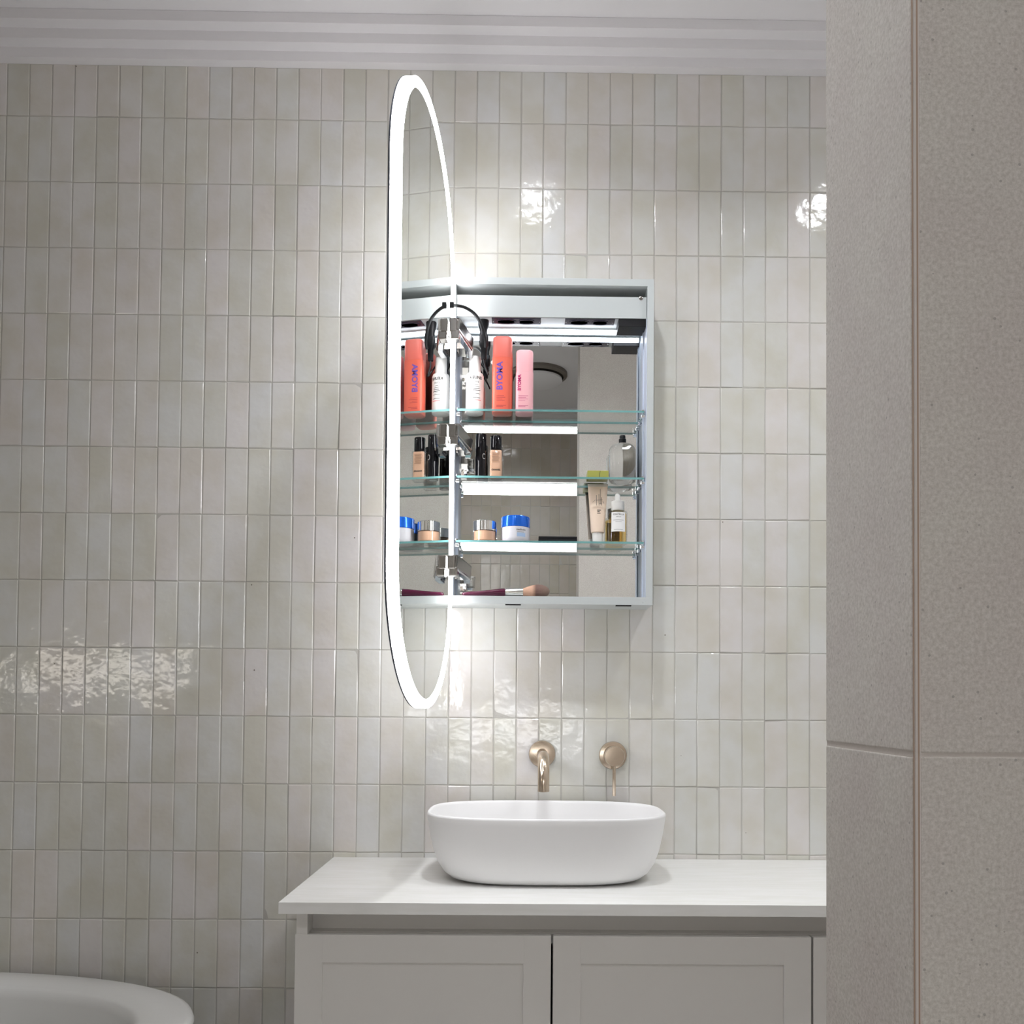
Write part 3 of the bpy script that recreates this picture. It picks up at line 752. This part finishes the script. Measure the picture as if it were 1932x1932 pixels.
obj('emblem', bm, 'silver', t, world=False)
bm = B(); lathe(bm, [(.0085, -.0001), (.0085, .0002)], seg=24); obj('base_label', bm, 'grey_ink', t, world=False)

# foundation bottle
p = spot(935.5, S2, -.050); H = at(935, 822.5, -.055).z - p.z; J = at(935, 847, -.06).z - p.z
t = thing('foundation_bottle', 'square glass bottle of beige foundation with a black cap', 'bottle', p, group=G2)
a, b = .0157, .0125
bm = B(); suploft(bm, [(a * .9, b * .9, 0), (a, b, .0012), (a, b, J - .0035), (a * .96, b * .96, J - .0012), (a * .8, b * .8, J)], 6, 48); obj('glass', bm, 'clear', t, smooth=True, world=False)
bm = B(); suploft(bm, [(a * .70, b * .70, .0055), (a * .86, b * .86, .0075), (a * .86, b * .86, J - .004), (a * .80, b * .80, J - .0022)], 5, 48); obj('foundation', bm, 'beige', t, smooth=True, world=False)
bm = B(); lathe(bm, [(.0122, J - .0006), (.0126, J + .0008), (.0126, H - .001), (.0118, H)], seg=36); obj('cap', bm, 'gloss_black', t, smooth=True, world=False)
fy = -b * .86 - .0004
text('print', 'CHANEL', .0049, t, 'black_ink', flat(fy, .0004, at(935, 886, -.062).z - p.z), .00022, spacing=1.1)
bars('print_lines', [(-.0085 + (i % 3) * .0008, .0088 - (i % 4) * .0008, at(935, 854 + i * 2.15, -.062).z - p.z, .0009) for i in range(9)], t, 'tan_ink', flat(fy), 2)

# clear perfume bottle
p = spot(1174, S2, -.046); H = at(1175, 822, -.046).z - p.z; J = at(1175, 838.5, -.046).z - p.z
t = thing('perfume_bottle', 'clear round-shouldered glass bottle with a black spray top', 'bottle', p, group=G2)
R = .0300
bm = B(); lathe(bm, [(.024, 0), (.0285, .0012), (R, .006), (R, J - .019), (R * .985, J - .014), (R * .92, J - .0085), (R * .80, J - .0038), (R * .62, J - .001), (.0095, J)], seg=56); obj('glass', bm, 'liquid', t, smooth=True, world=False)
bm = B(); lathe(bm, [(.0082, J - .0005), (.0084, J + (H - J) * .55), (.0070, J + (H - J) * .62), (.0066, H - .001), (.0058, H)], seg=28); obj('spray_top', bm, 'black', t, smooth=True, world=False)

# gold-beige cream jar with silver lid
p = spot(915.5, S3, -.050); H = at(915, 983.5, -.055).z - p.z; J = at(915, 1000, -.07).z - p.z
t = thing('cream_jar', 'small beige glass jar with a faceted silver lid', 'jar', p, group=G3)
R = .0262
bm = B(); lathe(bm, [(R * .9, 0), (R, .0015), (R, J), (R * .95, J + .0005)], seg=48); obj('glass', bm, 'clear', t, smooth=True, world=False)
bm = B(); lathe(bm, [(R * .86, .004), (R * .93, .005), (R * .93, J - .0012), (R * .90, J - .0006)], seg=48); obj('cream', bm, 'beige', t, smooth=True, world=False)
bm = B()
def flute(r, z): return [(r * (1 + .012 * math.cos(22 * 2 * math.pi * i / 132)) * math.cos(2 * math.pi * i / 132), r * (1 + .012 * math.cos(22 * 2 * math.pi * i / 132)) * math.sin(2 * math.pi * i / 132), z) for i in range(132)]
loft(bm, [flute(R * .97, J + .0004), flute(R * .97, H - .0015), flute(R * .93, H - .0004), flute(R * .86, H)]); obj('lid', bm, 'silver', t, smooth=True, world=False)

# blue-lidded jar
p = spot(973.5, S3, -.048); H = at(973, 976.5, -.05).z - p.z; J = at(973, 992.5, -.078).z - p.z
t = thing('balm_jar', 'frosted white jar with a bright blue lid', 'jar', p, group=G3)
R = .0322
bm = B(); lathe(bm, [(R * .72, 0), (R * .86, .001), (R * .95, .004), (R * .985, .010), (R * .985, J), (R * .9, J + .0004)], seg=56); obj('body', bm, 'frost', t, smooth=True, world=False)
bm = B(); lathe(bm, [(R * .97, J + .0004), (R, J + .001), (R, H - .003), (R * .975, H - .0008), (R * .93, H)], seg=56); obj('lid', bm, 'blue', t, smooth=True, world=False)
text('print', 'medicube', .0058, t, 'grey_ink', wrap(R * .985 + .0003, J - .0072, .42), .00015)
bars('print_lines', [(-.0095, .0065, J - .0125, .0009)], t, 'grey_ink', wrap(R * .985 + .0003, 0, .42), 8)
bars('print_panel', [(-.010, .0105, J - .0185, .0085)], t, 'pale_blue', wrap(R * .985 + .0002, 0, .42), 12)

# flat black compact
p = spot(1052.5, S3, -.050)
t = thing('compact_case', 'flat black rectangular compact case lying on the lowest shelf', 'compact', p, group=G3)
hh = at(1052, 1012.5, -.072).z - p.z
bm = B(); box(bm, -.0425, .0425, -.026, .026, 0, hh * .55, .0012); obj('base', bm, 'black', t, world=False)
bm = B(); box(bm, -.0425, .0425, -.026, .026, hh * .58, hh, .0012); obj('lid', bm, 'black', t, world=False)
bm = B(); box(bm, -.012, .012, .024, .0262, hh * .4, hh * .8); obj('hinge', bm, 'gloss_black', t, world=False)

# beige tube standing on its cap
p = spot(1128, S3, -.050); H = S2 - S3 - .0058; J = at(1128, 1004.5, -.06).z - p.z; K = H - .006
t = thing('sunscreen_tube', 'pale beige squeeze tube standing upside down on its white cap', 'tube', p, group=G3)
bm = B(); lathe(bm, [(.0108, 0), (.0112, .001), (.0122, J - .001), (.0118, J)], seg=36); obj('cap', bm, 'white_plastic', t, smooth=True, world=False)
bm = B()
def tsec(f, z): # f 0 at the cap, 1 at the crimp
    a = .0150 + (.0222 - .0150) * f; b = .0135 * (1 - f) ** .8 + .0012
    return (a, b, z)
ks = [0, .04, .12, .25, .4, .55, .7, .85, 1.0]
suploft(bm, [(.0105, .0105, J)] + [tsec(k, J + .0012 + (K - J - .0012) * k) for k in ks], 2.15, 44); obj('body', bm, 'tube', t, smooth=True, world=False)
bm = B(); suploft(bm, [(.0223, .0014, K), (.0226, .0013, K + .001), (.0228, .0012, H - .0005), (.0226, .001, H)], 5, 40); obj('crimped_end', bm, 'tube_end', t, smooth=True, world=False)
def tplace(x, v):
    z = v; f = max(0, min(1, (z - J) / (K - J))); a, b, _ = tsec(f, z)
    return Vector((x, -b * (max(0, 1 - abs(x / a) ** 2.15)) ** (1 / 2.15) - .0004, z))
zz = lambda y: at(1127, y, -.056).z - p.z
bm = B()
for x0, y0, x1, y1, th in ((-.0035, 934, -.0035, 954, .0007), (.0022, 932, .0022, 954, .0008), (.0055, 922, .0055, 952, .0008), (.0085, 938, .0085, 954, .0008), (-.0035, 944, .0105, 943, .0007), (.0022, 950, .0090, 950, .0006), (-.012, 948, -.0055, 943, .0005), (.0105, 945, .0135, 950, .0005)):
    A, Bq = Vector((x0, zz(y0))), Vector((x1, zz(y1))); d = (Bq - A).normalized(); n_ = Vector((-d.y, d.x)) * th / 2
    prev = None
    for i in range(6):
        c = A + (Bq - A) * i / 5
        cur = (bm.verts.new(tplace(*(c - n_))), bm.verts.new(tplace(*(c + n_))))
        if prev: bm.faces.new((prev[0], cur[0], cur[1], prev[1]))
        prev = cur
obj('brush_mark', bm, 'black_ink', t, world=False)
bars('print_lines', [(-.002, .0065, zz(963), .0016), (-.0015, .0035, zz(966), .0016), (-.002, .0055, zz(969), .0014)], t, 'black_ink', tplace, 5)

# small olive carton on the middle shelf, above the tube
p = spot(1127, S2, -.066); hh = at(1127, 888, -.084).z - p.z
t = thing('carton', 'small flat olive-green carton beside the clear glass bottle', 'box', p, group=G2)
bm = B(); box(bm, -.0232, .0232, -.0190, .0190, 0, hh, .0006); obj('sleeve', bm, 'olive', t, world=False)
bm = B(); box(bm, -.0233, .0233, -.0185, -.0150, hh, hh + .0003); obj('flap', bm, 'tube', t, world=False)
bm = B(); f_ = flat(-.0192)
bm.faces.new([bm.verts.new(f_(*q)) for q in ((.0018, .0005), (.0028, .0005), (.0050, hh - .0008), (.0040, hh - .0008))]); obj('print_stroke', bm, 'black_ink', t, world=False)

# dropper bottle
p = spot(1165.5, S3, -.050); H = at(1165, 931, -.05).z - p.z; J = at(1165, 963, -.06).z - p.z; C1 = at(1165, 945.5, -.055).z - p.z
t = thing('dropper_bottle', 'amber serum bottle with a white dropper top and white label', 'bottle', p, group=G3)
R = .0218
bm = B(); lathe(bm, [(R * .86, 0), (R * .96, .0012), (R, .004), (R, J - .004), (R * .95, J - .0015), (R * .7, J), (.010, J + .0006)], seg=48); obj('glass', bm, 'clear', t, smooth=True, world=False)
bm = B(); lathe(bm, [(R * .80, .004), (R * .91, .006), (R * .91, J - .007), (R * .89, J - .006), (.002, J - .006)], seg=44); obj('serum', bm, 'amber', t, smooth=True, world=False)
bm = B(); lathe(bm, [(.0146, J + .0004), (.0150, J + .001), (.0148, C1 - .0006), (.0136, C1)], seg=36); obj('collar', bm, 'white_plastic', t, smooth=True, world=False)
bm = B(); lathe(bm, [(.0066, C1), (.0060, C1 + .004), (.0058, H - .005), (.0050, H - .002), (.003, H - .0004), (.0008, H)], seg=28); obj('bulb', bm, 'white_plastic', t, smooth=True, world=False)
lz0, lz1 = at(1165, 1003, -.068).z - p.z, at(1165, 966.5, -.068).z - p.z
lx = .0170
bars('label', [(-lx, lx, (lz0 + lz1) / 2, lz1 - lz0)], t, 'label', wrap(R + .0003), 16)
text('print', 'CENTELLA', .0048, t, 'grey_ink', wrap(R + .0005, at(1165, 971, -.068).z - p.z), .00018, spacing=1.15)
text('print', 'AMPOULE', .0026, t, 'grey_ink', wrap(R + .0005, at(1165, 975.5, -.068).z - p.z), .00005)
bars('print_lines', [(-.012, .012, at(1165, 981.5, -.068).z - p.z, .0007), (-.007, .007, at(1165, 984.5, -.068).z - p.z, .0005), (-.010, .010, at(1165, 999, -.068).z - p.z, .0006)], t, 'grey_ink', wrap(R + .0005), 8)

# makeup brush on the cabinet floor
b0 = at(872, 1123, -.083); b0.z = IZ0 + .0056
t = thing('makeup_brush', 'burgundy-handled makeup brush with a fluffy brown-tipped head', 'brush', (b0.x, b0.y, IZ0))
zf = lambda x: .0050 + .0052 * min(1, x / .09)
hl = at(953, 1120, -.083).x - b0.x; fl = at(987, 1120, -.083).x - b0.x; tl = at(1037, 1115, -.083).x - b0.x
bm = B(); tube(bm, [(x, 0, zf(x)) for x in (0, .002, .006, .02, .05, hl * .9, hl)], [.0018, .0038, .0046, .0050, .0060, .0082, .0084], 20); obj('handle', bm, 'burgundy', t, smooth=True, world=False)
bm = B(); tube(bm, [(x, 0, zf(x) + .0004) for x in (hl, hl + .001, hl + .012, fl - .002, fl)], [.0078, .0088, .0090, .0094, .0092], 24); obj('ferrule', bm, 'ferrule', t, smooth=True, world=False)
L = tl - fl
bm = B(); tube(bm, [(fl + L * k, 0, .0108 + .0022 * k) for k in (0, .1, .3, .5, .7, .85, .95, 1.0)], [.0088, .0100, .0138, .0158, .0152, .0120, .0075, .0015], 32)
for v in bm.verts: v.co.z = max(v.co.z, .0004)
obj('bristles', bm, 'bristle', t, smooth=True, world=False)
